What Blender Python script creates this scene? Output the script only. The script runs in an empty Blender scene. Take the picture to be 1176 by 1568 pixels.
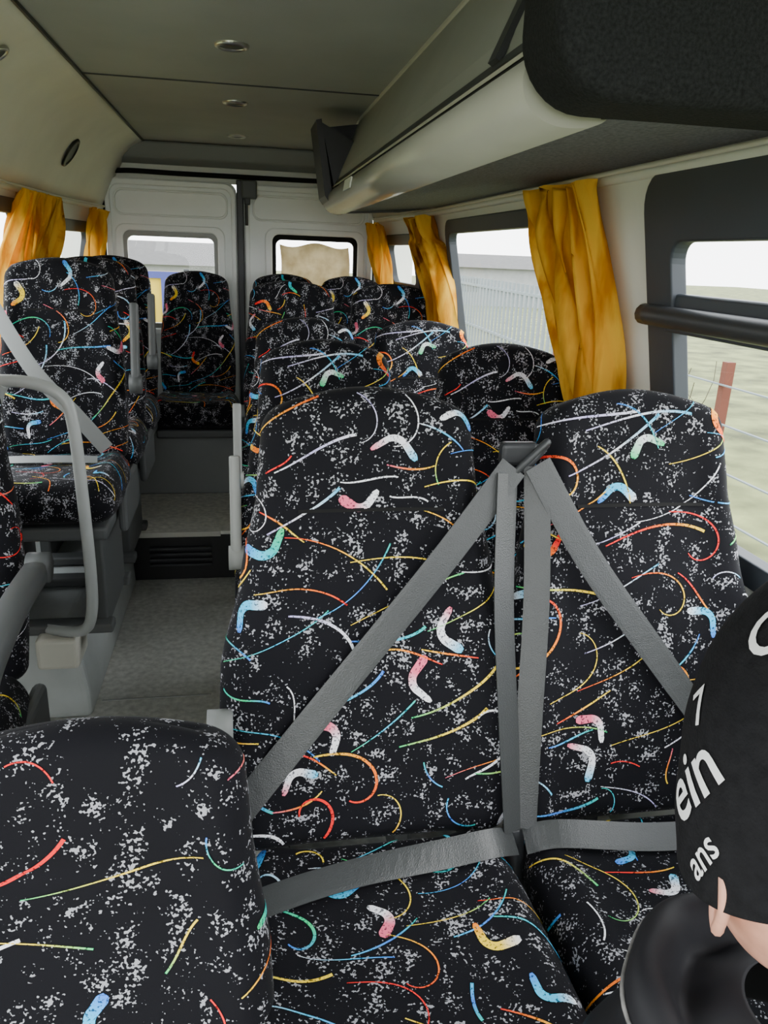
import bpy, math, random, bmesh
from mathutils import Vector, Matrix
D=bpy.data; C=bpy.context
pi=math.pi
# ------------------------------------------------------------------ helpers
def link(o,parent=None):
    C.scene.collection.objects.link(o)
    if parent: o.parent=parent
    return o
def empty(name,loc=(0,0,0),rot=0):
    e=D.objects.new(name,None); e.location=loc; e.rotation_euler=(0,0,rot); e.empty_display_size=.1
    return link(e)
def mesh(name,vs,fs,mat=None,smooth=False):
    m=D.meshes.new(name); m.from_pydata([tuple(v) for v in vs],[],fs); m.update()
    if mat: m.materials.append(mat)
    if smooth:
        for p in m.polygons: p.use_smooth=True
    return m
def obj(name,vs,fs,mat=None,smooth=False,parent=None,bevel=0,solid=0,sub=0):
    o=link(D.objects.new(name,mesh(name,vs,fs,mat,smooth)),parent)
    if solid:
        s=o.modifiers.new('s','SOLIDIFY'); s.thickness=solid; s.offset=0
    if bevel:
        b=o.modifiers.new('b','BEVEL'); b.width=bevel; b.segments=3; b.limit_method='ANGLE'
    if sub:
        s=o.modifiers.new('u','SUBSURF'); s.levels=sub; s.render_levels=sub
    return o
BOXF=[(0,3,2,1),(4,5,6,7),(0,1,5,4),(1,2,6,5),(2,3,7,6),(3,0,4,7)]
def boxv(x0,x1,y0,y1,z0,z1):
    return [(x0,y0,z0),(x1,y0,z0),(x1,y1,z0),(x0,y1,z0),(x0,y0,z1),(x1,y0,z1),(x1,y1,z1),(x0,y1,z1)]
def box(name,x0,x1,y0,y1,z0,z1,mat,parent=None,bevel=.004):
    return obj(name,boxv(x0,x1,y0,y1,z0,z1),BOXF,mat,False,parent,bevel)
def multibox(name,boxes,mat,parent=None,bevel=.004):
    vs=[];fs=[]
    for b in boxes:
        k=len(vs); vs+=boxv(*b); fs+=[tuple(i+k for i in f) for f in BOXF]
    return obj(name,vs,fs,mat,False,parent,bevel)
def catmull(pts,n=8,closed=False):
    P=[Vector(p) for p in pts]; out=[]
    m=len(P)
    for i in range(m if closed else m-1):
        if closed: a,b,c,d=P[(i-1)%m],P[i],P[(i+1)%m],P[(i+2)%m]
        else: a,b,c,d=P[max(i-1,0)],P[i],P[i+1],P[min(i+2,m-1)]
        for k in range(n):
            t=k/n
            out.append(.5*((2*b)+(c-a)*t+(2*a-5*b+4*c-d)*t*t+(3*b-a-3*c+d)*t**3))
    if not closed: out.append(P[-1])
    return out
def tube(name,pts,r,mat,parent=None,n=8,smoothn=8,closed=False,radii=None):
    P=catmull(pts,smoothn,closed) if smoothn else [Vector(p) for p in pts]
    vs=[];fs=[];m=len(P)
    up=Vector((0,0,1)); prev=None
    for i,p in enumerate(P):
        t=(P[(i+1)%m]-P[i-1]) if closed else (P[min(i+1,m-1)]-P[max(i-1,0)])
        t.normalize()
        if prev is None:
            a=t.cross(up)
            if a.length<.1: a=t.cross(Vector((0,1,0)))
        else: a=prev-t*prev.dot(t)
        a.normalize(); prev=a; b=t.cross(a)
        rr=r if not radii else radii[0]+(radii[1]-radii[0])*i/(m-1)
        for k in range(n):
            an=2*pi*k/n; vs.append(p+a*math.cos(an)*rr+b*math.sin(an)*rr)
    for i in range(m if closed else m-1):
        j=(i+1)%m
        for k in range(n):
            fs.append((i*n+k,i*n+(k+1)%n,j*n+(k+1)%n,j*n+k))
    if not closed:
        fs.append(tuple(range(n-1,-1,-1))); fs.append(tuple((m-1)*n+k for k in range(n)))
    return obj(name,vs,fs,mat,True,parent)
def strap(name,pts,w,normals,mat,parent=None,sm=8,th=.0025):
    """flat woven belt: pts path, width w, normals per control point"""
    P=catmull(pts,sm); N=catmull(normals,sm); vs=[];fs=[];m=len(P)
    for i,p in enumerate(P):
        t=P[min(i+1,m-1)]-P[max(i-1,0)]; t.normalize()
        n=N[i].normalized(); s=t.cross(n).normalized(); n=s.cross(t)
        for a,b in((-1,-.6),(-.7,-1),(.7,-1),(1,-.6),(1,.6),(.7,1),(-.7,1),(-1,.6)): vs.append(p+s*a*w/2+n*b*th/2)
    for i in range(m-1):
        for k in range(8): fs.append((i*8+k,i*8+(k+1)%8,i*8+8+(k+1)%8,i*8+8+k))
    fs+= [tuple(range(7,-1,-1)),tuple((m-1)*8+k for k in range(8))]
    return obj(name,vs,fs,mat,False,parent)
def rrect(x0,x1,z0,z1,r,n=6):
    o=[]
    for cx,cz_,a0 in((x1-r,z1-r,0),(x0+r,z1-r,pi/2),(x0+r,z0+r,pi),(x1-r,z0+r,1.5*pi)):
        for k in range(n+1):
            a=a0+pi/2*k/n; o.append((cx+r*math.cos(a),cz_+r*math.sin(a)))
    return o
def ringframe(name,outer,inner,f0,f1,mat,parent=None,bevel=.003):
    n=len(outer); vs=[f0(*p) for p in outer]+[f0(*p) for p in inner]+[f1(*p) for p in outer]+[f1(*p) for p in inner]
    fs=[]
    for i in range(n):
        j=(i+1)%n
        fs+=[(i,j,n+j,n+i),(2*n+i,3*n+i,3*n+j,2*n+j),(i,2*n+i,2*n+j,j),(n+i,n+j,3*n+j,3*n+i)]
    return obj(name,vs,fs,mat,False,parent,bevel)
# ------------------------------------------------------------------ materials
def mat(name,col,rough=.6,metal=0,bump=0,bscale=200,var=0,vscale=5,sheen=0,spec=.4):
    m=D.materials.new(name); m.use_nodes=True; nt=m.node_tree; b=nt.nodes['Principled BSDF']
    b.inputs['Roughness'].default_value=rough
    b.inputs['Metallic'].default_value=metal; b.inputs['Specular IOR Level'].default_value=spec
    if sheen: b.inputs['Sheen Weight'].default_value=sheen
    tc=nt.nodes.new('ShaderNodeTexCoord')
    n=nt.nodes.new('ShaderNodeTexNoise'); n.inputs['Scale'].default_value=vscale; n.inputs['Detail'].default_value=5
    nt.links.new(tc.outputs['Object'],n.inputs['Vector'])
    r=nt.nodes.new('ShaderNodeValToRGB'); v=max(var,.04)
    r.color_ramp.elements[0].position=.3; r.color_ramp.elements[1].position=.7
    r.color_ramp.elements[0].color=(*[c*(1-v) for c in col],1); r.color_ramp.elements[1].color=(*[min(1,c*(1+v)) for c in col],1)
    nt.links.new(n.outputs['Fac'],r.inputs['Fac']); nt.links.new(r.outputs['Color'],b.inputs['Base Color'])
    if bump:
        n2=nt.nodes.new('ShaderNodeTexNoise'); n2.inputs['Scale'].default_value=bscale; n2.inputs['Detail'].default_value=2
        nt.links.new(tc.outputs['Object'],n2.inputs['Vector'])
        bp=nt.nodes.new('ShaderNodeBump'); bp.inputs['Strength'].default_value=bump; bp.inputs['Distance'].default_value=.002
        nt.links.new(n2.outputs['Fac'],bp.inputs['Height']); nt.links.new(bp.outputs['Normal'],b.inputs['Normal'])
    return m
def fabric_mat(name):
    m=D.materials.new(name); m.use_nodes=True; nt=m.node_tree; N=nt.nodes; Lk=nt.links
    b=N['Principled BSDF']; b.inputs['Roughness'].default_value=.8; b.inputs['Specular IOR Level'].default_value=.12
    b.inputs['Sheen Weight'].default_value=.04; b.inputs['Sheen Roughness'].default_value=.4
    tc=N.new('ShaderNodeTexCoord')
    def noise(s,d,src='Object'):
        n=N.new('ShaderNodeTexNoise'); n.inputs['Scale'].default_value=s; n.inputs['Detail'].default_value=d
        Lk.new(tc.outputs[src],n.inputs['Vector']); return n.outputs['Fac']
    def mth(op,a,bv):
        n=N.new('ShaderNodeMath'); n.operation=op
        for i,x in enumerate((a,bv)):
            if hasattr(x,'links'): Lk.new(x,n.inputs[i])
            else: n.inputs[i].default_value=x
        return n.outputs[0]
    fine=noise(235,1.0); cl=noise(34,1.5)
    thr=mth('SUBTRACT',1.08,mth('MULTIPLY',cl,.82))
    sp=mth('MULTIPLY',mth('SUBTRACT',fine,thr),45)
    cp=N.new('ShaderNodeClamp'); Lk.new(sp,cp.inputs[0])
    mx=N.new('ShaderNodeMix'); mx.data_type='RGBA'
    mx.inputs[6].default_value=(.005,.005,.007,1); mx.inputs[7].default_value=(.33,.33,.36,1)
    Lk.new(cp.outputs[0],mx.inputs[0]); Lk.new(mx.outputs[2],b.inputs['Base Color'])
    bp=N.new('ShaderNodeBump'); bp.inputs['Strength'].default_value=.25; bp.inputs['Distance'].default_value=.001
    Lk.new(noise(700,1),bp.inputs['Height']); Lk.new(bp.outputs['Normal'],b.inputs['Normal'])
    return m
def vcol_mat(name):
    m=D.materials.new(name); m.use_nodes=True; nt=m.node_tree; N=nt.nodes; Lk=nt.links
    b=N['Principled BSDF']; b.inputs['Roughness'].default_value=.8; b.inputs['Specular IOR Level'].default_value=.2
    a=N.new('ShaderNodeAttribute'); a.attribute_name='Col'
    tc=N.new('ShaderNodeTexCoord'); n=N.new('ShaderNodeTexNoise'); n.inputs['Scale'].default_value=260
    Lk.new(tc.outputs['Object'],n.inputs['Vector'])
    r=N.new('ShaderNodeValToRGB'); r.color_ramp.elements[0].position=.36; r.color_ramp.elements[1].position=.44
    r.color_ramp.elements[0].color=(.15,.15,.17,1); Lk.new(n.outputs['Fac'],r.inputs['Fac'])
    mx=N.new('ShaderNodeMix'); mx.data_type='RGBA'; mx.blend_type='MULTIPLY'; mx.inputs[0].default_value=1
    Lk.new(a.outputs['Color'],mx.inputs[6]); Lk.new(r.outputs['Color'],mx.inputs[7]); Lk.new(mx.outputs[2],b.inputs['Base Color'])
    return m
def glass_mat(name,tint=(.97,.98,.98),gl=.03,rough=.02):
    m=D.materials.new(name); m.use_nodes=True; nt=m.node_tree; N=nt.nodes; N.remove(N['Principled BSDF'])
    t=N.new('ShaderNodeBsdfTransparent'); t.inputs[0].default_value=(*tint,1)
    g=N.new('ShaderNodeBsdfGlossy'); g.inputs['Roughness'].default_value=rough
    x=N.new('ShaderNodeMixShader'); x.inputs[0].default_value=gl
    nt.links.new(t.outputs[0],x.inputs[1]); nt.links.new(g.outputs[0],x.inputs[2]); nt.links.new(x.outputs[0],N['Material Output'].inputs[0])
    return m
def cloth_mat(name,c1,c2,trans=.45,scale=6,p0=.35,p1=.65,stretch=None):
    m=D.materials.new(name); m.use_nodes=True; nt=m.node_tree; N=nt.nodes; Lk=nt.links; N.remove(N['Principled BSDF'])
    tc=N.new('ShaderNodeTexCoord'); n=N.new('ShaderNodeTexNoise'); n.inputs['Scale'].default_value=scale; n.inputs['Detail'].default_value=4
    mp=N.new('ShaderNodeMapping'); mp.inputs['Scale'].default_value=stretch or (1,1,1)
    Lk.new(tc.outputs['Object'],mp.inputs[0]); Lk.new(mp.outputs[0],n.inputs['Vector'])
    r=N.new('ShaderNodeValToRGB'); r.color_ramp.elements[0].position=p0; r.color_ramp.elements[1].position=p1
    r.color_ramp.elements[0].color=(*c1,1); r.color_ramp.elements[1].color=(*c2,1); Lk.new(n.outputs['Fac'],r.inputs['Fac'])
    d=N.new('ShaderNodeBsdfDiffuse'); t=N.new('ShaderNodeBsdfTranslucent'); x=N.new('ShaderNodeMixShader'); x.inputs[0].default_value=trans
    Lk.new(r.outputs[0],d.inputs[0]); Lk.new(r.outputs[0],t.inputs[0]); Lk.new(d.outputs[0],x.inputs[1]); Lk.new(t.outputs[0],x.inputs[2])
    Lk.new(x.outputs[0],N['Material Output'].inputs[0])
    return m
M_fab=fabric_mat('seat_fabric'); M_pat=vcol_mat('seat_pattern')
M_wall=mat('wall_panel',(.70,.72,.67),.55,var=.05)
M_white=mat('painted_metal',(.80,.83,.80),.4,var=.04)
M_cove=mat('cove_panel',(.76,.75,.68),.6,var=.05)
M_ceil=mat('headliner',(.37,.385,.38),.9,bump=.3,bscale=400,var=.08,vscale=3)
M_floor=mat('floor_vinyl',(.54,.54,.50),.55,bump=.25,bscale=90,var=.22,vscale=45)
M_carpet=mat('platform_vinyl',(.76,.75,.68),.6,bump=.2,bscale=60,var=.2,vscale=40)
M_plinth=mat('plinth_vinyl',(.45,.48,.47),.5,var=.12,vscale=6)
M_dark=mat('dark_plastic',(.03,.032,.035),.45)
M_frame=mat('window_frame_plastic',(.035,.042,.052),.5)
M_dgrey=mat('dark_grey_plastic',(.08,.085,.085),.5)
M_mgrey=mat('mid_grey_plastic',(.20,.21,.205),.5)
M_rubber=mat('rubber_seal',(.012,.012,.012),.8,spec=.1)
M_grey=mat('grey_plastic',(.30,.31,.29),.5)
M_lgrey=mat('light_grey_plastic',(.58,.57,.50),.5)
M_belt=mat('belt_webbing',(.036,.039,.040),.36,bump=.4,bscale=500,spec=.5)
M_rail=mat('rail_paint',(.38,.40,.39),.35,var=.05)
M_rack=mat('rack_shell',(.36,.36,.32),.25,var=.04)
M_rackpanel=mat('rack_panel',(.30,.31,.285),.5,var=.06)
M_rackfab=mat('rack_fabric',(.12,.125,.14),.9,bump=.9,bscale=260,var=.4,vscale=160)
M_lockfab=mat('locker_fabric',(.013,.014,.015),.95,bump=1,bscale=220,var=.5,vscale=260,spec=.2)
M_glass=glass_mat('window_glass')
M_cur=cloth_mat('curtain_cloth',(.62,.25,.010),(.95,.58,.07),.42,5,.40,.58,(3,3,.6))  # darker vertical streaks put the shade of the folds into the cloth colour
M_beige=cloth_mat('beige_cloth',(.36,.27,.14),(.58,.47,.28),.30,12)
M_metal=mat('metal',(.6,.6,.6),.3,1)
M_black=mat('black_plastic',(.012,.012,.013),.4)
# ------------------------------------------------------------------ camera
cz=1.38
th=math.atan(401/1200);ps=math.atan(236/1200*math.cos(th));ro=.04
f=Vector((math.sin(ps)*math.cos(th),math.cos(ps)*math.cos(th),-math.sin(th)))
r=Vector((math.cos(ps),-math.sin(ps),0));u=r.cross(f)
rc=r*math.cos(ro)+u*math.sin(ro);uc=-r*math.sin(ro)+u*math.cos(ro)
cam=D.cameras.new('camera'); co=link(D.objects.new('camera',cam))
Mx=Matrix((rc,uc,-f)).transposed().to_4x4(); Mx.translation=(0,0,cz); co.matrix_world=Mx
cam.sensor_fit='VERTICAL'; cam.sensor_height=36; cam.lens=27; cam.clip_start=.03
C.scene.camera=co
# ------------------------------------------------------------------ world
w=D.worlds.new('overcast'); C.scene.world=w; w.use_nodes=True; nt=w.node_tree
bg=nt.nodes['Background']; tc=nt.nodes.new('ShaderNodeTexCoord'); sx=nt.nodes.new('ShaderNodeSeparateXYZ'); rp=nt.nodes.new('ShaderNodeValToRGB')
nt.links.new(tc.outputs['Generated'],sx.inputs[0]); nt.links.new(sx.outputs['Z'],rp.inputs[0]); nt.links.new(rp.outputs[0],bg.inputs[0])
rp.color_ramp.elements[0].color=(.98,.99,1,1); rp.color_ramp.elements[1].color=(.90,.95,1,1)
bg.inputs[1].default_value=7.5
sun=D.lights.new('sun','SUN'); sun.energy=2.0; sun.angle=math.radians(25); sun.color=(1,.97,.92)
so=link(D.objects.new('sun',sun)); so.rotation_euler=(math.radians(48),0,math.radians(62))
# ------------------------------------------------------------------ shell
def taper(y): return 0 if y<3.2 else .08*((y-3.2)/1.2)**1.5
def WX(y,z):
    x=.93 if z<.9 else .93-(z-.9)*.20
    return x-taper(y)
def side(sgn,rects,name,m,extra=0):
    vs=[];fs=[]
    for (y0,y1,z0,z1) in rects:
        ny=max(1,int((y1-y0)/.15)); zs=[z0]+[zz for zz in(.9,) if z0<zz<z1]+[z1]
        k=len(vs)
        for i in range(ny+1):
            y=y0+(y1-y0)*i/ny
            for z in zs: vs.append((sgn*(WX(y,z)+extra),y,z))
        q=len(zs)
        for i in range(ny):
            for j in range(q-1): fs.append((k+i*q+j,k+(i+1)*q+j,k+(i+1)*q+j+1,k+i*q+j+1))
    return obj(name,vs,fs,m,False,None,0,.02)
Y0,Y1=-.5,4.42
WIN=[(-.35,1.52,.84,1.53),(2.02,3.16,.80,1.50),(3.72,4.22,1.22,1.46)]
R_=[(Y0,Y1,0,.80),(Y0,Y1,1.53,1.60),(Y0,-.35,.8,1.53),(-.35,1.52,.80,.84),(1.52,2.02,.80,1.53),(2.02,3.16,1.50,1.53),(3.16,3.72,.8,1.53),(3.72,4.22,.8,1.22),(3.72,4.22,1.46,1.53),(4.22,Y1,.8,1.53)]
side(1,R_,'wall_right',M_wall); side(-1,R_,'wall_left',M_wall)
def cove(sgn,name,xe,m):
    vs=[];fs=[];n=10; ny=16
    for i in range(ny+1):
        y=Y0+(Y1-Y0)*i/ny
        xs=WX(y,1.56)-.01
        for k in range(n+1):
            t=k/n
            vs.append((sgn*(xs+(xe-xs)*t),y,1.56+.32*t+.07*math.sin(pi*t)))
    for i in range(ny):
        for k in range(n): fs.append((i*(n+1)+k,(i+1)*(n+1)+k,(i+1)*(n+1)+k+1,i*(n+1)+k+1))
    return obj(name,vs,fs,m,True,None,0,.012)
cove(-1,'trim_1',.48,M_cove); cove(1,'trim_2',.46,M_cove)
for sg,nm in((-1,'trim_3'),(1,'trim_4')):
    tube(nm,[(sg*(WX(y,1.56)-.012),y,1.555) for y in(-.4,.5,1.5,2.5,3.2,3.8,4.38)],.013,M_wall)
box('floor',-.93,.93,Y0,Y1,-.04,0,M_floor,bevel=0)
box('ceiling',-.49,.49,Y0,Y1,1.88,1.90,M_ceil,bevel=0)
multibox('trim_5',[(-.485,.47,2.80,2.806,1.876,1.881),(-.485,-.478,Y0,4.36,1.870,1.882),(-.485,.47,1.2,1.206,1.876,1.881)],M_dark,bevel=.001)
multibox('roof',[(-.95,.95,Y0,Y1+.02,1.97,1.99)],M_wall,bevel=0)
def hull_back():
    vs=[];fs=[]
    def quad(x0,x1,z0,z1):
        k=len(vs); vs.extend([(x0,4.43,z0),(x1,4.43,z0),(x1,4.43,z1),(x0,4.43,z1)]); fs.append((k,k+1,k+2,k+3))
    quad(-.93,.93,1.70,1.97); quad(-.93,-.70,0,1.70); quad(.70,.93,0,1.70)
    obj('wall_back',vs,fs,M_wall,False,None,0,.02)
hull_back()
def door(name,x0,x1,wx0,wx1,wz0,wz1,seal):
    e=empty(name)
    def F(y): return lambda a,b:(a,y,b)
    ringframe('door_skin',rrect(x0,x1,.15,1.705,.05),rrect(wx0,wx1,wz0,wz1,.035),F(4.40),F(4.425),M_white,e,.004)
    ringframe('rib',rrect(x0+.005,x1-.005,.24,1.70,.06),rrect(x0+.03,x1-.03,.27,1.672,.045),F(4.378),F(4.405),M_white,e,.006)
    ringframe('window_surround',rrect(wx0-.05,wx1+.05,wz0-.05,wz1+.05,.05),rrect(wx0-.012,wx1+.012,wz0-.02,wz1+.02,.04),F(4.378),F(4.405),M_white,e,.007)
    ringframe('window_seal',rrect(wx0-.014,wx1+.014,wz0-.018,wz1+.018,.04),rrect(wx0+.008,wx1-.008,wz0+.008,wz1-.008,.03),F(4.388),F(4.42),seal,e,.002)
    ringframe('press_line',rrect(x0+.045,x1-.045,1.525,1.655,.045),rrect(x0+.056,x1-.056,1.536,1.644,.036),F(4.383),F(4.405),M_white,e,.005)
    box('lower_press',x0+.06,x1-.06,4.39,4.405,.3,.8,M_white,e,.012)
    obj('pane',[F(4.41)(*p) for p in rrect(wx0,wx1,wz0,wz1,.03)],[tuple(range(28))],M_glass,parent=e)
door('door_1',-.695,-.03,-.60,-.145,.98,1.435,M_grey)
door('door_2',.005,.695,.165,.60,.98,1.445,M_rubber)
multibox('trim_6',[(-.03,.005,4.36,4.42,.24,1.72)],M_dark,bevel=.006)
tube('trim_7',[(-.70,4.385,.25),(-.71,4.385,1.0),(-.705,4.385,1.5),(-.68,4.385,1.70),(-.6,4.385,1.735),(-.3,4.385,1.735),(.3,4.385,1.735),(.6,4.385,1.735),(.68,4.385,1.70),(.71,4.385,1.5),(.71,4.385,.25)],.012,M_rubber)
obj('trim_8',[(-.74,4.34,1.878),(-.74,4.35,1.80),(-.74,4.41,1.77),(-.74,4.41,1.878),(.74,4.34,1.878),(.74,4.35,1.80),(.74,4.41,1.77),(.74,4.41,1.878)],[(0,1,5,4),(1,2,6,5),(2,3,7,6),(0,3,2,1),(4,5,6,7),(0,4,7,3)],M_mgrey,bevel=.012)
e=empty('door_lock'); box('body',-.005,.075,4.33,4.375,1.63,1.72,M_dgrey,e,.01); tube('rod',[(.02,4.36,1.62),(.02,4.365,1.5)],.008,M_dark,e); box('knob',.01,.04,4.34,4.37,1.60,1.64,M_dark,e,.006)
for sg,nm in((-1,'trim_9'),(1,'trim_10')):
    box(nm,min(sg*.705,sg*.80),max(sg*.705,sg*.80),4.34,4.415,.24,1.80,M_wall,None,.03)
vs=[];fs=[];n=40;q=14
for i in range(n+1):
    a=i/n
    for j in range(q+1):
        b=j/q; x=.19+.37*a+.01*math.sin(b*6); z=1.415-.012*math.sin(a*9)-.42*b
        vs.append((x,4.362+.008*math.sin(a*32+b*2)*(.4+b),z))
for i in range(n):
    for j in range(q): fs.append((i*(q+1)+j,(i+1)*(q+1)+j,(i+1)*(q+1)+j+1,i*(q+1)+j+1))
obj('window_cloth',vs,fs,M_beige,True)
# ------------------------------------------------------------------ side windows
def sidewin(name,sg,w,split=None,topband=0,leftband=0):
    y0,y1,z0,z1=w; e=empty(name)
    def F(off): return lambda a,b:(sg*(WX(a,b)+off),a,b)
    fr=.03
    o=rrect(y0-.02,y1+.02,z0-.02,z1+.02,.07); i_=rrect(y0+fr,y1-fr-leftband,z0+fr,z1-fr-topband,.04)
    ringframe('frame',o,i_,F(-.022),F(.012),M_frame,e,.004)
    obj('pane',[F(.004)(*p) for p in rrect(y0,y1,z0,z1,.05)],[tuple(range(28))],M_glass,parent=e)
    if split:
        tube('slider_bar',[F(-.035)(a,split) for a in(y0-.03,y0+.4,(y0+y1)/2,y1-.4,y1+.01)],.021,M_dark,e,n=12)
        X=WX(1,split)
        box('bar_plate',min(sg*(X-.02),sg*(X+.01)),max(sg*(X-.02),sg*(X+.01)),y0,y1-.05,split-.03,split+.045,M_frame,e,.006)
    return e
sidewin('window_1',1,WIN[0],1.285,.075,.05); sidewin('window_2',1,WIN[1]); sidewin('window_3',1,WIN[2])
sidewin('window_4',-1,WIN[0],1.285,.075,.05); sidewin('window_5',-1,WIN[1]); sidewin('window_6',-1,WIN[2])
# ------------------------------------------------------------------ curtains
def curtain(sg,rows,folds,m,amp=.022,seed=0,name='curtain'):
    R=random.Random(seed); n=folds*10; vs=[];fs=[]
    rr=catmull([(a,b,c) for a,b,c in rows],7)
    ph=[R.uniform(0,6) for _ in range(4)]
    for k,p in enumerate(rr):
        z,yc,hw=p; t=k/(len(rr)-1)
        for i in range(n+1):
            a=i/n*2-1
            am=amp*(1+.45*math.sin(a*4+ph[0]+t*3))
            w_=math.sin(a*folds*pi+ph[1]+1.1*math.sin(t*4+a*2+ph[2])); w_=math.copysign(abs(w_)**.8,w_)
            off=am*(w_+.35*math.sin(a*folds*2.3*pi+ph[3]+t*5))
            y=yc+hw*(a+.06*math.sin(a*folds*2*pi+ph[2]+t*3))
            vs.append((sg*(WX(y,z)-.070-off-.012*math.sin(t*7+a*5)),y,z+(.008*math.sin(a*folds*pi) if k==0 else 0)))
    q=n+1
    for k in range(len(rr)-1):
        for i in range(n): fs.append((k*q+i,k*q+i+1,(k+1)*q+i+1,(k+1)*q+i))
    return obj(name,vs,fs,m,True)
curtain(1,[(1.545,1.875,.19),(1.48,1.855,.175),(1.40,1.825,.16),(1.25,1.765,.13),(1.12,1.725,.095),(1.02,1.71,.07),(.90,1.72,.09),(.82,1.72,.10)],8,M_cur,.036,3)
curtain(1,[(1.535,3.42,.19),(1.46,3.37,.12),(1.42,3.35,.15),(1.30,3.24,.12),(1.15,3.20,.12),(.95,3.20,.14)],6,M_cur,.026,5)
curtain(1,[(1.53,4.20,.13),(1.40,4.20,.13),(1.25,4.18,.10),(1.1,4.18,.12)],5,M_cur,.02,8)
curtain(-1,[(1.545,3.25,.27),(1.45,3.22,.26),(1.30,3.12,.22),(1.15,3.08,.20),(.95,3.08,.2)],8,M_cur,.028,11)
curtain(-1,[(1.535,4.14,.15),(1.44,4.14,.12),(1.30,4.12,.12),(1.1,4.12,.12)],5,M_cur,.02,14)
curtain(-1,[(1.545,1.8,.2),(1.45,1.8,.2),(1.2,1.8,.16),(.95,1.8,.16)],7,M_cur,.024,15)
tube('curtain_rail',[(WX(y,1.55)-.05,y,1.558) for y in(1.0,1.5,2,3,3.6,4.3)],.005,M_lgrey)
tube('curtain_rail',[(-WX(y,1.55)+.05,y,1.558) for y in(1.0,1.5,2,3,3.6,4.3)],.005,M_lgrey)
# ------------------------------------------------------------------ ceiling lamps / speaker
def disc(name,x,y,z,r,m1,m2):
    e=empty(name,(x,y,z)); vs=[];fs=[];n=28
    prof=[(r,0),(r*.97,-.006),(r*.8,-.009),(r*.74,-.004)]
    for (a,b) in prof:
        for k in range(n): vs.append((a*math.cos(2*pi*k/n),a*math.sin(2*pi*k/n),b))
    for i in range(3):
        for k in range(n): fs.append((i*n+k,i*n+(k+1)%n,(i+1)*n+(k+1)%n,(i+1)*n+k))
    obj('bezel',vs,fs,m1,True,e)
    obj('lens',[(r*.74*math.cos(2*pi*k/n),r*.74*math.sin(2*pi*k/n),-.004) for k in range(n)],[tuple(range(n))],m2,parent=e)
    return e
for y in(2.30,3.13,4.0): disc('ceiling_lamp',-.02,y,1.88,.045,M_metal,M_dgrey)
# speaker sits on the curved cove panel: cove point and inward normal
t_=.33; ys=3.52; xs_=WX(ys,1.56)-.01; cxp=-(xs_+(.48-xs_)*t_); czp=1.56+.32*t_+.07*math.sin(pi*t_)
tx=-(.48-xs_); tz=.32+.07*pi*math.cos(pi*t_); nl=math.hypot(tx,tz); nx_,nz_=tz/nl,-tx/nl
if nx_<0: nx_,nz_=-nx_,-nz_
d=disc('speaker',cxp+nx_*.010,ys,czp+nz_*.010,.062,M_black,M_black)
d.rotation_euler=Vector((nx_,0,nz_)).to_track_quat('-Z','Y').to_euler()
d=disc('cove_lamp',-.60,2.30,1.815,.04,M_metal,M_dgrey); d.rotation_euler=(0,math.radians(-30),0)
# ------------------------------------------------------------------ luggage rack (right side)
rk=empty('luggage_rack')
def extr(name,prof,y0,y1,m,parent,smooth=True,closed=True,ny=1,solid=0):
    n=len(prof); vs=[]
    for i in range(ny+1):
        y=y0+(y1-y0)*i/ny
        vs+=[(x,y,z) for x,z in prof]
    fs=[]
    for i in range(ny):
        for k in range(n if closed else n-1): fs.append((i*n+k,i*n+(k+1)%n,(i+1)*n+(k+1)%n,(i+1)*n+k))
    if closed: fs+=[tuple(range(n-1,-1,-1)),tuple(ny*n+k for k in range(n))]
    o=obj(name,vs,fs,m,smooth,parent,0,solid)
    if smooth:
        for p in o.data.polygons:
            if len(p.vertices)>4: p.use_smooth=False
    return o
prof=[(p.x,p.z) for p in catmull([(.345,0,1.612),(.325,0,1.600),(.312,0,1.575),(.322,0,1.545),(.355,0,1.528),(.40,0,1.530),(.42,0,1.545),(.40,0,1.575),(.37,0,1.60),(.36,0,1.615)],5,True)]
extr('front_rail',prof,.93,3.26,M_rack,rk)
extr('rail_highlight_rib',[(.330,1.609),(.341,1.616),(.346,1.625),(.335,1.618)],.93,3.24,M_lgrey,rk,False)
extr('groove',[(.337,1.622),(.346,1.618),(.352,1.630),(.343,1.634)],.93,3.26,M_dark,rk,False)
extr('front_panel',[(.345,1.625),(.36,1.67),(.40,1.76),(.455,1.875),(.465,1.875),(.41,1.76),(.37,1.67),(.355,1.62)],.93,3.26,M_rackpanel,rk,False)
extr('top_trim',[(.445,1.866),(.455,1.862),(.468,1.878),(.452,1.882)],.93,3.30,M_lgrey,rk,False)
extr('under_panel',[(.41,1.538),(.60,1.555),(.78,1.57),(.78,1.585),(.60,1.57),(.41,1.555)],.93,3.26,M_rackfab,rk,False)
obj('panel_strip',[(.343,1.12,1.63),(.343,1.155,1.63),(.452,1.155,1.875),(.452,1.12,1.875),(.335,1.12,1.635),(.335,1.155,1.635),(.444,1.155,1.878),(.444,1.12,1.878)],BOXF,M_dark,parent=rk)
extr('end_cap',[(.31,1.58),(.33,1.54),(.38,1.53),(.62,1.545),(.77,1.57),(.72,1.68),(.48,1.86),(.28,1.83)],3.255,3.28,M_black,rk,False)
extr('end_cap_lip',[(.265,1.83),(.285,1.835),(.325,1.60),(.315,1.56),(.30,1.58)],3.05,3.29,M_black,rk,False)
extr('end_cap_face',[(.285,1.825),(.335,1.61),(.36,1.60),(.505,1.72)],3.06,3.09,M_black,rk,False)
tube('rail_end',[(.372,3.25,1.575),(.368,3.29,1.575),(.37,3.32,1.575)],.05,M_rack,rk,n=20,radii=(.052,.03))
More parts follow.
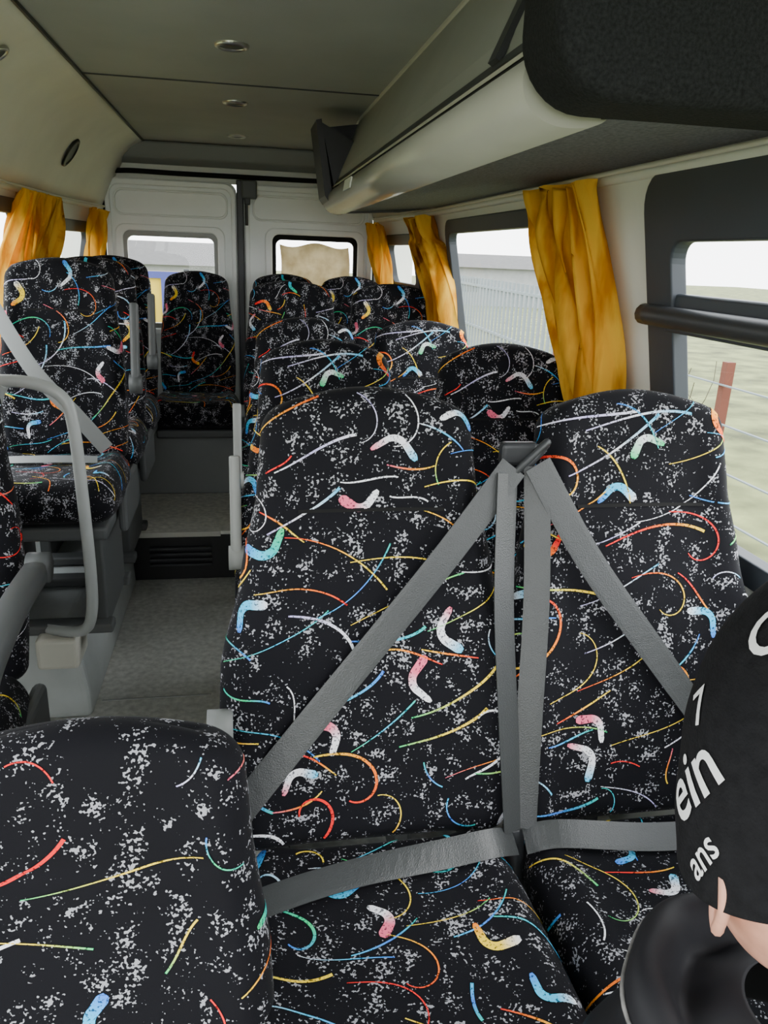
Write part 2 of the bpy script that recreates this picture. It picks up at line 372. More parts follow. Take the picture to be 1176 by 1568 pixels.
obj('label',[(.3105,2.40,1.562),(.3105,2.55,1.562),(.3155,2.55,1.592),(.3155,2.40,1.592),(.306,2.40,1.562),(.306,2.55,1.562),(.311,2.55,1.594),(.311,2.40,1.594)],BOXF,M_white,parent=rk)
lk=empty('overhead_locker')
pr=rrect(.30,.78,1.535,1.87,.075,8)
o=extr('fabric_end',pr,.80,.925,M_lockfab,lk,False); b=o.modifiers.new('b','BEVEL'); b.width=.02; b.segments=4; b.limit_method='ANGLE'; b.angle_limit=math.radians(50)
for p in o.data.polygons: p.use_smooth=len(p.vertices)==4
# ------------------------------------------------------------------ platforms
pf=empty('rear_platform')
box('riser',-.82,.82,3.20,4.35,0,.205,M_black,pf,.003)
box('top_covering',-.82,.82,3.195,4.35,.205,.222,M_carpet,pf,.004)
multibox('nosing',[(-.48,-.12,3.186,3.195,.20,.223)],M_lgrey,pf,.002)
box('seat_base',-.72,.74,3.74,4.33,.223,.56,M_mgrey,pf,.01)
sp_=empty('seat_plinth')
pl=[(-.90,.0),(-.48,.0),(-.485,.10),(-.51,.26),(-.53,.30),(-.90,.30)]
o=extr('body',pl,2.15,3.18,M_plinth,sp_,False); bb=o.modifiers.new('b','BEVEL'); bb.width=.02; bb.segments=3; bb.limit_method='ANGLE'
box('end_block',-.60,-.485,2.06,2.20,.22,.315,M_lgrey,sp_,.012)
multibox('floor_seam',[(-.47,-.13,2.24,2.246,0,.003)],M_grey,bevel=.001)
multibox('riser_vent',[(-.42,-.16,3.175,3.198,.07+k*.025,.08+k*.025) for k in range(4)],M_dark,None,.002)
# ------------------------------------------------------------------ seat geometry
def interp(tab,h):
    for (a,b),(c,d_) in zip(tab,tab[1:]):
        if h<=c:
            t=(h-a)/(c-a); t=t*t*(3-2*t)*.5+t*.5; return b+(d_-b)*t
    return tab[-1][1]
class Pad:
    def __init__(s,L,wt,T,rw=.06,rd=.045,bol=.012,arch=.022,lum=.0,rb=.03,dep=0):
        s.L,s.wt,s.T,s.rw,s.rd,s.bol,s.arch,s.lum,s.rb,s.dep=L,wt,T,rw,rd,bol,arch,lum,rb,dep
    def wth(s,h):
        w=interp(s.wt,max(0,min(1,h/s.L))); t=s.T
        if h>s.L-s.rw: q=(h-s.L+s.rw)/s.rw; w-=s.rw*(1-math.sqrt(max(0,1-q*q)))
        if h>s.L-s.rd: q=(h-s.L+s.rd)/s.rd; t*=max(.02,math.sqrt(max(0,1-q*q)))
        if h<s.rb:
            q=(s.rb-h)/s.rb; w-=s.rb*(1-math.sqrt(max(0,1-q*q))); t*=max(.02,math.sqrt(max(0,1-q*q)))
        return w,t
    def disp(s,x,d,h,w,t):
        k=min(1,t/s.T)
        xr=x/max(w,.01)
        if d>0:
            d+=k*s.bol*math.exp(-((abs(xr)-.80)/.16)**2)*(1 if h<s.L*.8 else max(0,(s.L-h)/(s.L*.2)))
            d+=k*s.lum*math.sin(min(1,h/(s.L*.6))*pi)
            d-=k*s.dep*math.exp(-((h-s.L*.74)/.006)**2)*(1 if abs(xr)<.75 else 0)
        h2=h-s.arch*xr*xr*max(0,min(1,(h/s.L-.7)/.3))
        return x,d,h2
    def at(s,sl,h):
        w,t=s.wth(h); rc_=t*.92; fl=w-rc_; a=abs(sl); g=1 if sl>=0 else -1
        if a<fl: x,d_=a,t
        else:
            an=min((a-fl)/max(rc_,.001),pi*.75); x=fl+rc_*math.sin(an); d_=t-rc_+rc_*math.cos(an)
        return Vector(s.disp(g*x,d_,h,w,t))
    def ring(s,h):
        w,t=s.wth(h); rc_=t*.92; fl=w-rc_; P=[]
        NF=26
        for i in range(NF+1): P.append((-fl+2*fl*i/NF,t))
        for i in range(1,8): a=pi/2*i/8; P.append((fl+rc_*math.sin(a),t-rc_+rc_*math.cos(a)))
        P.append((w,t-rc_)); P.append((w,-t+rc_))
        for i in range(1,8): a=pi/2*i/8; P.append((fl+rc_*math.cos(a),-t+rc_-rc_*math.sin(a)))
        for i in range(NF+1): P.append((fl-2*fl*i/NF,-t))
        for i in range(1,8): a=pi/2*i/8; P.append((-fl-rc_*math.sin(a),-t+rc_-rc_*math.cos(a)))
        P.append((-w,-t+rc_)); P.append((-w,t-rc_))
        for i in range(1,8): a=pi/2*i/8; P.append((-fl-rc_*math.cos(a),t-rc_+rc_*math.sin(a)))
        return [s.disp(x,d_,h,w,t) for x,d_ in P]
    def build(s,name,frame):
        hs=[]
        for i in range(9): hs.append(s.rb*(1-math.cos(pi/2*i/8)))
        m=46
        for i in range(1,m): hs.append(s.rb+(s.L-s.rw-s.rb)*i/m)
        for i in range(15): hs.append(s.L-s.rw+s.rw*math.sin(pi/2*i/14))
        vs=[];fs=[];n=None
        for h in hs:
            R=s.ring(h); n=len(R); vs+=[frame(*p) for p in R]
        for i in range(len(hs)-1):
            for k in range(n): fs.append((i*n+k,i*n+(k+1)%n,(i+1)*n+(k+1)%n,(i+1)*n+k))
        fs.append(tuple(range(n-1,-1,-1))); fs.append(tuple((len(hs)-1)*n+k for k in range(n)))
        return mesh(name,vs,fs,M_fab,True)
COLS={'t':(.01,.55,.45),'b':(.06,.22,.85),'c':(.05,.55,.90),'r':(.85,.02,.02),'o':(.98,.22,.01),'y':(.95,.68,.04),'w':(.85,.85,.90),'g':(.02,.65,.22),'l':(.50,.45,.80),'p':(.85,.15,.25)}
GR=['tcb','royy','bct','wcb','yyg','gct','rroy','wlw','gyy','tgb','poy','lwc','yor','cbt','yy','rr','ww']
GB=['oyyw','gtcb','wwpp','roy','wcb','gwg','rrooy','wwcb','bccw','pwwc']
def pattern(pad,seed,frame,cols=5,rows=8,W=.56,name='pattern'):
    R=random.Random(seed); vs=[];fs=[];cl=[]
    def put(path,wid,gr):
        P=path; m=len(P); prev=None
        for i,(a,h) in enumerate(P):
            i0,i1=max(i-1,0),min(i+1,m-1); dx=P[i1][0]-P[i0][0]; dh=P[i1][1]-P[i0][1]; l=math.hypot(dx,dh) or 1
            nx,nh=-dh/l,dx/l; ww=wid(i/(m-1))
            ok=h>.02 and h<pad.L-.012 and abs(a)<interp(pad.wt,min(1,max(0,h/pad.L)))+.03
            if not ok: prev=None; continue
            t=i/(m-1)*(len(gr)-1); k=min(int(t),len(gr)-2); tt=t-k; c=[COLS[gr[k]][q]*(1-tt)+COLS[gr[k+1]][q]*tt for q in range(3)]
            ids=[]
            for sgn in(-1,0,1):
                aa,hh=a+nx*ww*sgn,h+nh*ww*sgn
                p=pad.at(aa,hh); e_=.002
                n=(pad.at(aa+e_,hh)-p).cross(pad.at(aa,hh+e_)-p)
                if n.length<1e-9: n=Vector((0,1,0))
                n.normalize()
                if n.dot(Vector((p.x*.2,p.y,0)))<0: n=-n
                q=p+n*.0011; ids.append(len(vs)); vs.append(frame(*q)); cl.append(c)
            if prev:
                fs.append((prev[0],prev[1],ids[1],ids[0])); fs.append((prev[1],prev[2],ids[2],ids[1]))
            prev=ids
    def squig(cx,ch,ang,ln,k0,k1,wd,gr,n=30):
        p=[];x=y=0;a=ang
        for i in range(n):
            p.append((x,y)); t=i/(n-1); a+=(k0*(1-t)+k1*t)/n; x+=math.cos(a)*ln/n; y+=math.sin(a)*ln/n
        mx=sum(q[0] for q in p)/n; my=sum(q[1] for q in p)/n
        put([(q[0]-mx+cx,q[1]-my+ch) for q in p],wd,gr)
    for j in range(rows):
        for i in range(cols):
            cx=-W/2+W*(i+.5+R.uniform(-.25,.25)+(.25 if j%2 else -.25))/cols; ch=pad.L*(j+.5+R.uniform(-.25,.25))/rows
            g=R.choice(GR)
            if (i*2+j*3)%5 in(0,):
                a=R.choice((.5,-.4,2.6,-2.2,1.4))+R.uniform(-.3,.3); sg=R.choice((-1,1)); wmax=R.uniform(.0065,.0095)
                ln=R.uniform(.080,.105); p=[];x=y=0;aa=a;n=34
                for q in range(n):
                    p.append((x,y)); t=q/(n-1)
                    if .32<t<.68: aa+=sg*1.55/(n*.36)
                    x+=math.cos(aa)*ln/n; y+=math.sin(aa)*ln/n
                mx=sum(q[0] for q in p)/n; my=sum(q[1] for q in p)/n
                put([(q[0]-mx+cx,q[1]-my+ch) for q in p],lambda t,w_=wmax:w_*(min(1,(t+.03)*9,(1.03-t)*9))**.6*(.62+.38*t),R.choice(GB))
                squig(cx+R.uniform(-.03,.03),ch+R.choice((-1,1))*R.uniform(.03,.045),R.uniform(-.5,.6),R.uniform(.08,.13),R.uniform(-2,2),R.uniform(-1.5,1.5),lambda t:.0009+.0006*math.sin(pi*t),R.choice(GR))
            else:
                w1=R.choice((.0009,.0011,.0013,.0022))
                ty=R.random()
                if ty<.45: squig(cx,ch,R.uniform(-.1,.6),R.uniform(.13,.22),R.uniform(-1.2,1.2),R.uniform(-2,2),lambda t,w_=w1:w_*(.5+.6*t),g)
                elif ty<.82: squig(cx,ch,R.uniform(-.4,.6),R.uniform(.15,.23),R.uniform(-1,.5),R.choice((-1,1))*R.uniform(5.5,9),lambda t,w_=w1:w_*(.6+.5*math.sin(pi*t)),g,44)
                else: squig(cx,ch,R.uniform(0,6.28),R.uniform(.05,.09),R.uniform(-3,3),R.uniform(-3,3),lambda t,w_=w1:w_,g)
    m=mesh(name,vs,fs,M_pat,True)
    ca=m.color_attributes.new('Col','FLOAT_COLOR','POINT')
    for i,c in enumerate(cl): ca.data[i].color=(*c,1)
    return m
TH=.045
def back_frame(z0,dy,L):
    ax=Vector((0,dy,math.sqrt(L*L-dy*dy))).normalized(); nn=Vector((0,-ax.z,ax.y))
    base=Vector((0,0,z0))-nn*TH
    return lambda x,d,h: base+Vector((x,0,0))+ax*h+nn*d
def cush_frame(z0,back=.03,tilt=.06):
    ax=Vector((0,-1,tilt)).normalized(); nn=Vector((0,tilt,1)).normalized()
    base=Vector((0,back,z0))-nn*.06
    return lambda x,d,h: base+Vector((x,0,0))+ax*h+nn*d
WB=[(0,.235),(.15,.255),(.40,.248),(.60,.212),(.78,.185),(1,.172)]
WC=[(0,.215),(.3,.232),(.8,.236),(1,.225)]
padT=Pad(.765,WB,TH,rw=.05,rd=.05,bol=.014,arch=.026,lum=.012,dep=.004)
padS=Pad(.625,[(0,.205),(.25,.212),(.5,.205),(.75,.185),(1,.175)],TH,rw=.055,rd=.05,bol=.014,arch=.022,lum=.01,dep=.004)
padC=Pad(.46,WC,.06,rw=.06,rd=.06,bol=.012,arch=.0,lum=.0,rb=.03)
fT=back_frame(.445,.20,.765); fS=back_frame(.43,.14,.625); fC=cush_frame(.445)
MT=padT.build('backrest_tall',fT); MS=padS.build('backrest_short',fS); MC=padC.build('cushion',fC)
def slot(pad,frame):
    vs=[];fs=[];n=20; h=pad.L*.735
    for i in range(n+1):
        a=-.12+.24*i/n
        for hh in(h-.003,h+.003):
            p=pad.at(a,hh); vs.append(frame(p.x,p.y+.0016,p.z))
    for i in range(n): fs.append((i*2,i*2+1,i*2+3,i*2+2))
    return mesh('headrest_seam',vs,fs,M_rubber,True)
SLT,SLS=slot(padT,fT),slot(padS,fS)
PT=[pattern(padT,s,fT,6,10,.58) for s in(3,21)]; PS=[pattern(padS,s,fS,5,8,.50) for s in(5,9)]; PC=[pattern(padC,s,fC,5,6,.52) for s in(2,7)]
PF=pattern(padS,44,fS,4,6,.50)
def seat(x,y,z=0,kind='T',var=0,arm=None,legs=True,cushion=True,rot=0,armdown=False,sc=1,armc=None,stand=False,seam=True,cover=True,pat=None):
    e=empty('bus_seat',(x,y,z),rot); e.scale=(sc,1,1)
    T=kind=='T'
    link(D.objects.new('backrest',MT if T else MS),e); link(D.objects.new('backrest_pattern',pat or (PT if T else PS)[var%2]),e)
    if seam: link(D.objects.new('headrest_seam',SLT if T else SLS),e)
    if cushion:
        link(D.objects.new('cushion',MC),e); link(D.objects.new('cushion_pattern',PC[var%2]),e)
    fr=fT if T else fS; L=.66 if T else .55
    sh=[]
    for h in(.02,L):
        w_=.19 if h<.1 else .155
        for a,d in((-w_,-TH-.004),(w_,-TH-.004),(w_,-TH-.022),(-w_,-TH-.022)): sh.append(fr(a,d,h))
    obj('back_shell',sh,BOXF,M_dgrey,False,e,.01)
    if cushion:
        multibox('seat_pan',[(-.20,.20,-.38,.04,.295,.335)],M_dgrey,e,.01)
        if legs: multibox('pedestal',[(-.17,-.13,-.32,.02,.0,.30),(.13,.17,-.32,.02,.0,.30),(-.19,.19,-.36,-.30,.0,.03),(-.19,.19,-.02,.04,.0,.03)],M_dgrey,e,.008)
        if stand: multibox('stand',[(-.17,-.13,-.30,.0,-z,.30),(.13,.17,-.30,.0,-z,.30)],M_dgrey,e,.008)
    if arm:
        sg=arm; am=armc or M_grey
        hx=sg*.248
        tube('arm_hinge',[(hx-.02,.05,.66),(hx+.02,.05,.66)],.030,am,e,n=16,smoothn=0)
        if armdown=='knob': return e
        if armdown: pts=[(hx,.04,.66),(hx,-.12,.66),(hx,-.26,.64),(hx,-.32,.62)]
        else: pts=[(hx,.05,.66),(hx,.08,.76),(hx,.11,.87),(hx,.12,.90)]
        P=catmull(pts,5); vs=[];fs=[]
        for i,p in enumerate(P):
            t=(P[min(i+1,len(P)-1)]-P[max(i-1,0)]).normalized(); n_=t.cross(Vector((1,0,0)))
            q=i/(len(P)-1); ww=.015*(1 if .03<q<.97 else .7)*(1.5 if armdown else 1); hh=.024*(1 if .03<q<.97 else .6)
            for k in range(12):
                a=2*pi*k/12; ca=math.copysign(abs(math.cos(a))**.6,math.cos(a)); sa=math.copysign(abs(math.sin(a))**.6,math.sin(a))
                vs.append(p+Vector((ww*ca,0,0))+n_*hh*sa)
        for i in range(len(P)-1):
            for k in range(12): fs.append((i*12+k,i*12+(k+1)%12,i*12+12+(k+1)%12,i*12+12+k))
        fs+=[tuple(range(11,-1,-1)),tuple((len(P)-1)*12+k for k in range(12))]
        obj('armrest',vs,fs,am,True,e)
        if legs and cover: box('side_cover',min(sg*.205,sg*.235),max(sg*.205,sg*.235),-.22,.07,.26,.40,am,e,.02)
    return e
# right-hand pairs
seat(.198,1.02,0,'T',0,arm=-1,armdown='knob',armc=M_mgrey); seat(.668,1.02,0,'T',1,sc=.975)
seat(.20,1.74,0,'T',1,arm=-1,sc=.93); seat(.665,1.74,0,'T',0,sc=.96)
seat(.20,2.42,0,'T',0,arm=-1,sc=.93); seat(.60,2.42,0,'T',1,sc=.93)
seat(.195,3.20,.235,'S',1,sc=.97); seat(.625,3.20,.235,'S',0,sc=.97)
# rear row
for i,x in enumerate((-.235,.20,.55)): seat(x,3.98,.24,'S',i,legs=False,sc=.88)
seat(-.59,4.02,.24,'S',1,legs=False,sc=.7)
# left column on plinth
seat(-.565,2.47,.305,'S',0,arm=1,sc=.90,armc=M_dgrey)
seat(-.570,3.0,.305,'S',1,arm=1,sc=.90,armc=M_dgrey)
seat(-.575,3.50,.305,'S',0,sc=.90,legs=False)
# left front
seat(-.65,1.42,.12,'S',1,arm=1,armdown=True,armc=M_dgrey,stand=True)
# foreground folding seat
seat(-.195,.66,-.192,'S',0,legs=False,sc=1.04,stand=True,seam=False,pat=PF)
# ------------------------------------------------------------------ belts
def row1plane(z,off=.012): return 1.02+(z-.445)*.271-off
def belt_pts(pts,off=.012): return [(x,row1plane(z,off),z) for x,z in pts]
NB=Vector((0,-.96,.27))
sb=empty('seat_belt')
strap('diagonal',belt_pts([(.428,1.06),(.30,.905),(.10,.68),(-.04,.52),(-.08,.47)],.030),.047,[NB,NB+Vector((.1,0,0)),NB,NB+Vector((-.2,0,.1)),NB],M_belt,sb)
strap('vertical',belt_pts([(.418,1.05),(.412,.85),(.42,.65),(.43,.47)],.030),.043,[NB+Vector((.45,0,0))]*4,M_belt,sb)
strap('lap',[(-.08,.86,.470),(.02,.90,.474),(.15,.935,.474),(.30,.955,.476),(.38,.965,.478),(.43,.99,.455)],.045,[Vector((0,-.35,1))]*3+[Vector((0,-.6,.8))]*3,M_belt,sb)
sb2=empty('seat_belt')
strap('diagonal',belt_pts([(.468,1.065),(.56,.91),(.69,.74),(.82,.575),(.88,.50)],.034),.047,[NB,NB+Vector((-.1,0,0)),NB,NB+Vector((.2,0,.1)),NB],M_belt,sb2)
strap('vertical',belt_pts([(.470,1.06),(.470,.85),(.458,.65),(.448,.47)],.026),.043,[NB+Vector((-.4,0,0))]*4,M_belt,sb2)
strap('lap',[(.448,.99,.455),(.50,.97,.480),(.65,.95,.474),(.8,.94,.474),(.88,.93,.47)],.045,[Vector((0,-.6,.8))]*5,M_belt,sb2)
gb=empty('belt_guide')
box('bracket',.42,.485,1.195,1.22,1.05,1.09,M_dark,gb,.008)
tube('loop',[(.43,1.165,1.04),(.448,1.155,1.07),(.485,1.165,1.10),(.475,1.18,1.07)],.006,M_dark,gb,closed=True)
tube('anchor',[(.437,1.02,.46),(.440,1.01,.41),(.445,1.0,.34)],.018,M_dark,gb)
sb3=empty('seat_belt')
strap('diagonal',[(-.74,2.52,1.20),(-.62,2.43,1.02),(-.50,2.39,.89),(-.42,2.38,.79)],.045,[NB]*4,M_mgrey,sb3)
strap('lap',[(-.72,2.33,.770),(-.57,2.31,.778),(-.44,2.33,.770)],.04,[Vector((0,-.3,1))]*3,M_mgrey,sb3)
e=empty('belt_buckle',(-.46,1.20,.62)); box('body',-.02,.02,-.012,.012,-.06,.03,M_black,e,.006)
box('button',-.014,.014,-.015,-.01,.005,.025,mat('red_button',(.5,.02,.02),.4),e,.002)
# ------------------------------------------------------------------ handrail
hr=empty('grab_rail')
tube('hoop',[(-.87,2.03,.99),(-.74,2.03,1.035),(-.62,2.03,1.05),(-.52,2.03,1.045),(-.455,2.03,1.01),(-.435,2.03,.94),(-.428,2.03,.75),(-.425,2.03,.52),(-.435,2.04,.40),(-.465,2.06,.345),(-.54,2.10,.325),(-.62,2.16,.315)],.0155,M_rail,hr,n=14)
tube('brace',[(-.87,2.03,.80),(-.72,2.03,.80),(-.65,2.03,.86),(-.61,2.03,1.00),(-.59,2.03,1.04)],.013,M_rail,hr,n=12)
# ------------------------------------------------------------------ passenger
pn=empty('seated_person')
M_skin=mat('skin',(.60,.30,.21),.5,var=.15,vscale=40)
M_cap=mat('beanie_knit',(.008,.008,.009),.95,bump=.6,bscale=300,var=.3,vscale=80,spec=.15)
M_coat=mat('jacket',(.010,.010,.012),.6,var=.2,spec=.2)
M_lining=mat('jacket_lining',(.16,.155,.15),.8,var=.5,vscale=60)
M_txt=mat('beanie_print',(.70,.70,.70),.6)
HC=Vector((.488,.50,.885))
tiltM=Matrix.Rotation(math.radians(10),3,'Y')@Matrix.Rotation(math.radians(-18),3,'X')
vs=[];fs=[];nu,nv=48,32
def headp(th_,ph_):
    x=math.sin(ph_)*math.sin(th_); y=math.sin(ph_)*math.cos(th_); z=math.cos(ph_)
    sx_=.080;sy_=.100;sz_=.120
    if z<0: sx_*=1-.26*(-z)**1.2; sy_*=1-.12*(-z)
    p=Vector((x*sx_,y*sy_,z*sz_))
    if y>.0:
        g=lambda cx,cz_,s:math.exp(-((p.x-cx)**2+(p.z-cz_)**2)/(s*s))
        p.y+=.028*math.exp(-(p.x/.012)**2)*math.exp(-((p.z+.032)/.022)**2)
        p.y-=.012*(g(-.032,.005,.017)+g(.032,.005,.017))
        p.y+=.008*g(0,-.070,.018); p.y-=.005*g(0,-.055,.01)
        p.y+=.012*g(0,-.105,.022)
    return p
for j in range(nv+1):
    for i in range(nu): vs.append(HC+tiltM@headp(2*pi*i/nu,max(.001,pi*j/nv)))
for j in range(nv):
    for i in range(nu): fs.append((j*nu+i,j*nu+(i+1)%nu,(j+1)*nu+(i+1)%nu,(j+1)*nu+i))
obj('head',vs,fs,M_skin,True,pn)
for sg in(-1,1):
    q_=[(.070,.004,-.035),(.078,-.006,-.022),(.086,-.018,-.018),(.090,-.030,-.032),(.086,-.028,-.055),(.079,-.016,-.074),(.072,-.006,-.082),(.070,.002,-.068)]
    tube('ear_helix',[HC+tiltM@Vector((sg*a,b,c)) for a,b,c in q_],.0055,M_skin,pn,closed=True)
    cc=HC+tiltM@Vector((sg*.072,-.012,-.048)); L_=catmull([HC+tiltM@Vector((sg*a,b,c)) for a,b,c in q_],4,True)
    obj('ear_shell',[cc]+L_,[(0,i+1,(i+1)%len(L_)+1) for i in range(len(L_))],M_skin,True,pn,0,.006)
    e_=HC+tiltM@Vector((sg*.032,.083,.005)); vs=[];fs=[]
    for j in range(9):
        for i in range(12): vs.append(e_+Vector((math.sin(pi*j/8)*math.cos(2*pi*i/12),math.sin(pi*j/8)*math.sin(2*pi*i/12),math.cos(pi*j/8)))*.011)
    for j in range(8):
        for i in range(12): fs.append((j*12+i,j*12+(i+1)%12,(j+1)*12+(i+1)%12,(j+1)*12+i))
    obj('eye',vs,fs,M_white,True,pn)
def capp(a,k,off=0):
    k=max(0,min(k,1))
    rad=(1-k**3.0)**.5 if k<1 else 0
    hem=-.022-.034*abs(math.sin(a))**2 if math.cos(a)<0 else -.010-.046*abs(math.sin(a))**2
    z=hem+(.262-hem)*k
    low=1-.10*(1-k)**2
    sx_=(.100+.012*math.sin(pi*k)+off)*low; sy_=(.118+.010*math.sin(pi*k)+off)*low
    wr=1+.012*math.sin(a*5+k*8)*k+.010*math.sin(k*22+a*2)*(1-k)
    return HC+tiltM@Vector((sx_*rad*wr*math.sin(a),-.004-.02*k+sy_*rad*wr*math.cos(a),z+off*k))
vs=[];fs=[]
KS=[0]+[i/50 for i in range(1,45)]+[.9,.92,.94,.96,.975,.985,.993,.998]
for k in KS:
    for i in range(72): vs.append(capp(2*pi*i/72,k))
for j in range(len(KS)-1):
    for i in range(72): fs.append((j*72+i,j*72+(i+1)%72,(j+1)*72+(i+1)%72,(j+1)*72+i))
fs.append(tuple((len(KS)-1)*72+i for i in range(72)))
obj('beanie',vs,fs,M_cap,True,pn,0,.006)
def wraptext(s,a0,k0,size,slant):
    c=D.curves.new('t','FONT'); c.body=s; c.size=1; c.resolution_u=4; c.offset=.012
    to=D.objects.new('t',c); C.scene.collection.objects.link(to); C.view_layer.update()
    m=D.meshes.new_from_object(to.evaluated_get(C.evaluated_depsgraph_get())); D.objects.remove(to)
    bm=bmesh.new(); bm.from_mesh(m); bmesh.ops.triangulate(bm,faces=bm.faces[:]); bmesh.ops.subdivide_edges(bm,edges=bm.edges[:],cuts=2,use_grid_fill=True)
    ca,sa=math.cos(slant),math.sin(slant)
    for v in bm.verts:
        x,y=v.co.x*size,v.co.y*size
        x,y=x*ca-y*sa,x*sa+y*ca
        v.co=capp(a0-x/.11,k0+y/.30,.0050)
    bm.to_mesh(m); bm.free(); m.materials.clear(); m.materials.append(M_txt)
    for p in m.polygons: p.use_smooth=True
    link(D.objects.new('print',m),pn)
wraptext('ein',-1.30,.15,.068,.90); wraptext('ans',-1.55,.04,.034,.95); wraptext('7',-1.32,.44,.045,.85); wraptext('O',-1.65,.66,.06,.6)
def skinfig(name,J,E,m,lv=2):
    me=D.meshes.new(name); me.from_pydata([j[0] for j in J],E,[]); me.materials.append(m)
    o=link(D.objects.new(name,me),pn); C.view_layer.objects.active=o
    s=o.modifiers.new('skin','SKIN'); s.use_smooth_shade=True
    lay=me.skin_vertices[0].data
    for i,j in enumerate(J):
        lay[i].radius=(j[1],j[2] if len(j)>2 else j[1]); lay[i].use_root=(i==0)
    u_=o.modifiers.new('sub','SUBSURF'); u_.levels=lv; u_.render_levels=lv
    return o
J=[((.60,.06,.50),.15,.12),((.585,.13,.62),.14,.11),((.56,.25,.68),.15,.11),((.53,.36,.71),.10,.08),((.505,.43,.77),.055),
   ((.42,.31,.67),.070),((.36,.25,.54),.055),((.43,.39,.51),.040),
   ((.68,.33,.67),.070),((.75,.25,.54),.055),((.71,.39,.51),.040),
   ((.52,.10,.48),.095),((.50,.45,.49),.070),((.50,.45,.28),.06),((.50,.43,.11),.048),
   ((.70,.10,.48),.095),((.71,.45,.49),.070),((.71,.45,.28),.06),((.71,.43,.11),.048)]
E=[(0,1),(1,2),(2,3),(3,4),(3,5),(5,6),(6,7),(3,8),(8,9),(9,10),(0,11),(11,12),(12,13),(13,14),(0,15),(15,16),(16,17),(17,18)]
skinfig('clothed_body',J,E,M_coat)
for hx,sg in((.46,1),(.69,-1)):
    H=[((hx-.02*sg,.40,.53),.024),((hx,.44,.562),.030,.018)]
    Eh=[(0,1)]
    for q in range(4):
        ox=(q-1.5)*.021; b=len(H); ln=(.030,.036,.034,.026)[q]
        H+=[((hx+ox,.465,.568),.010),((hx+ox,.465+ln,.564),.009),((hx+ox,.475+ln*1.5,.542),.008)]
        Eh+=[(1,b),(b,b+1),(b+1,b+2)]
    b=len(H); H+=[((hx+.036*sg,.445,.556),.011),((hx+.05*sg,.475,.546),.009)]; Eh+=[(1,b),(b,b+1)]
    skinfig('hand',H,Eh,M_skin,1)
for x in(.50,.71):
    vs=[];fs=[]
    sec=[(-.05,.045,.10),(0,.048,.10),(.06,.048,.085),(.12,.05,.06),(.17,.042,.045),(.20,.02,.03)]
    for (y,wd,h) in sec:
        for k in range(12):
            a=2*pi*k/12; vs.append((x+wd*math.cos(a),.41+y*.9,max(0.002,h*.5+h*.5*math.sin(a)*1.1)))
    for i in range(len(sec)-1):
        for k in range(12): fs.append((i*12+k,i*12+(k+1)%12,i*12+12+(k+1)%12,i*12+12+k))
    fs+=[tuple(range(11,-1,-1)),tuple(60+k for k in range(12))]
    obj('shoe',vs,fs,M_black,True,pn)
vs=[];fs=[];n=48
NC=Vector((.490,.44,.728))
def cw(a): return .016*math.sin(a+2.2)+.012*math.sin(3*a+1)+.007*math.sin(5*a)
def cq(a): return 1+.05*math.sin(3*a+.5)+.03*math.sin(7*a)
prf=((.19,-.17),(.165,-.11),(.142,-.06),(.140,-.02),(.146,.012),(.142,.032),(.130,.040),(.116,.034),(.106,.010),(.098,-.004),(.084,.006),(.070,.016),(.050,.022))
for k,(rr_,zz) in enumerate(prf):
    for i in range(n):
        a=2*pi*i/n; fa=max(0,min(1,(rr_-.05)/.06)); q=1+(cq(a)-1)*fa; vs.append(NC+Vector((rr_*1.05*q*math.cos(a),rr_*q*math.sin(a),zz+cw(a)*fa+(.006*math.sin(9*a) if .08<rr_<.12 else 0))))
for j in range(len(prf)-1):
    for i in range(n): fs.append((j*n+i,j*n+(i+1)%n,(j+1)*n+(i+1)%n,(j+1)*n+i))
obj('collar',vs,fs,M_coat,True,pn,0,.004,1)
tube('collar_piping',[NC+Vector((.147*1.05*cq(a)*math.cos(a),.147*cq(a)*math.sin(a),.010+cw(a))) for a in[2*pi*i/48 for i in range(48)]],.0022,M_lining,pn,closed=True,smoothn=2)
seat(.61,-.12,0,'S',0,rot=pi)
# ------------------------------------------------------------------ outside
M_grass=mat('dry_grass',(.13,.145,.055),1,var=.6,vscale=1.5,bump=.5,bscale=8)
box('ground',-60,60,-30,90,-.75,-.70,M_grass,bevel=0)
M_white2=mat('whitewash',(.26,.27,.27),.8,var=.08); M_roof=mat('roof_sheet',(.05,.048,.045),.6,var=.2); M_wood=mat('weathered_wood',(.04,.028,.02),.9,var=.4)
M_fence=mat('fence_paint',(.16,.19,.20),.7)
def house(name,x,y,w,d_,h,rh,rot=0):
    e=empty(name,(x,y,-.7),rot)
    box('walls',-w/2,w/2,-d_/2,d_/2,0,h,M_white2,e,0)
    obj('roof',[(-w/2-.3,-d_/2-.3,h),(w/2+.3,-d_/2-.3,h),(w/2+.3,d_/2+.3,h),(-w/2-.3,d_/2+.3,h),(-w/2-.3,0,h+rh),(w/2+.3,0,h+rh)],[(0,1,5,4),(3,4,5,2),(0,4,3),(1,2,5),(0,3,2,1)],M_roof,parent=e)
    multibox('windows',[(-w/4-.4,-w/4+.4,-d_/2-.02,-d_/2+.02,.6,1.2),(w/4-.4,w/4+.4,-d_/2-.02,-d_/2+.02,.6,1.2)],M_dark,e,0)
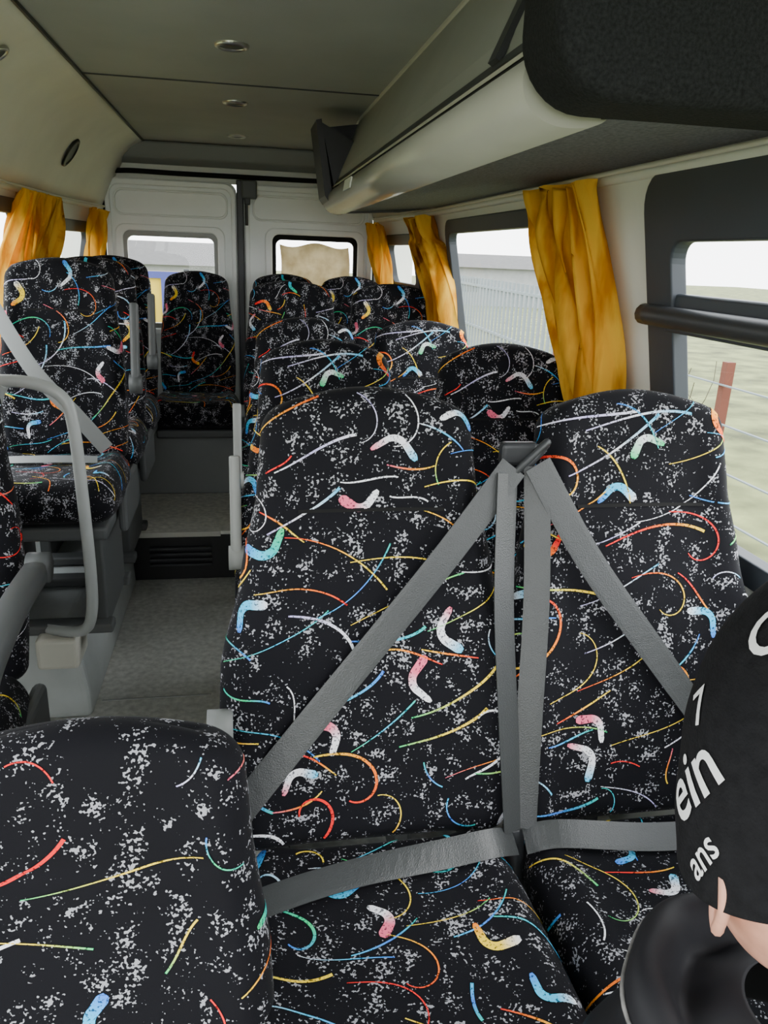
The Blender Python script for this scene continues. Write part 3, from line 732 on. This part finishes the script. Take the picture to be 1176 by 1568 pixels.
house('shed',13,38,8,5,1.7,.6,-.3); house('house',-2.6,30,3.5,4,1.5,.75,.15); house('barn',34,22,12,5,1.5,.8,-.9)
multibox('picket_fence',[(4.6+y*.05,4.64+y*.05,y,y+.08,-.7,.95) for y in [9.5+.3*i for i in range(38)]]+[(4.6+y*.05,4.66+y*.05,y,y+.55,z,z+.05) for y in [9.5+.5*i for i in range(23)] for z in(-.2,.75)],M_fence,None,0)
e=empty('wire_fence')
multibox('posts',[(3.1,3.16,y,y+.06,-.7,.8) for y in(2.0,4.6,7.5)],mat('rust_post',(.12,.035,.02),.8),e,0)
multibox('wires',[(3.08,3.10,1,7.7,z,z+.008) for z in(-.2,.1,.4,.65)],M_fence,e,0)
R=random.Random(4)
vs=[];fs=[]
for b in range(110):
    x=R.uniform(3.6,4.1); y=R.uniform(6.5,8.6); p=Vector((x,y,-.7)); dr=Vector((R.uniform(-.25,.25),R.uniform(-.5,.5),1)); rad=.009
    for s in range(7):
        q=p+dr.normalized()*.20; k=len(vs)
        for c in(p,q):
            for a in range(3): vs.append(c+Vector((math.cos(a*2.1)*rad,math.sin(a*2.1)*rad,0)))
        fs+=[(k+a,k+(a+1)%3,k+3+(a+1)%3,k+3+a) for a in range(3)]
        p=q; dr+=Vector((R.uniform(-.4,.4),R.uniform(-.7,.7),R.uniform(-.35,.1))); rad*=.85
obj('bare_bush',vs,fs,M_wood)
e=empty('banner'); M_by=mat('banner_yellow',(.50,.36,.03),.6); M_bb=mat('banner_blue',(.04,.05,.20),.6)
box('cloth',-1.1,-.45,6.3,6.33,.3,1.20,M_by,e,0)
multibox('stripe',[(-.85,-.80,6.28,6.3,.5,1.1),(-.72,-.68,6.28,6.3,.6,1.0),(-.62,-.57,6.28,6.3,.5,1.15),(-1.1,-.45,6.28,6.3,1.15,1.20),(-1.0,-.95,6.28,6.3,.5,1.1)],M_bb,e,0)
multibox('poles',[(-1.14,-1.10,6.3,6.34,-.7,1.22),(-.45,-.41,6.3,6.34,-.7,1.22)],M_dark,e,0)
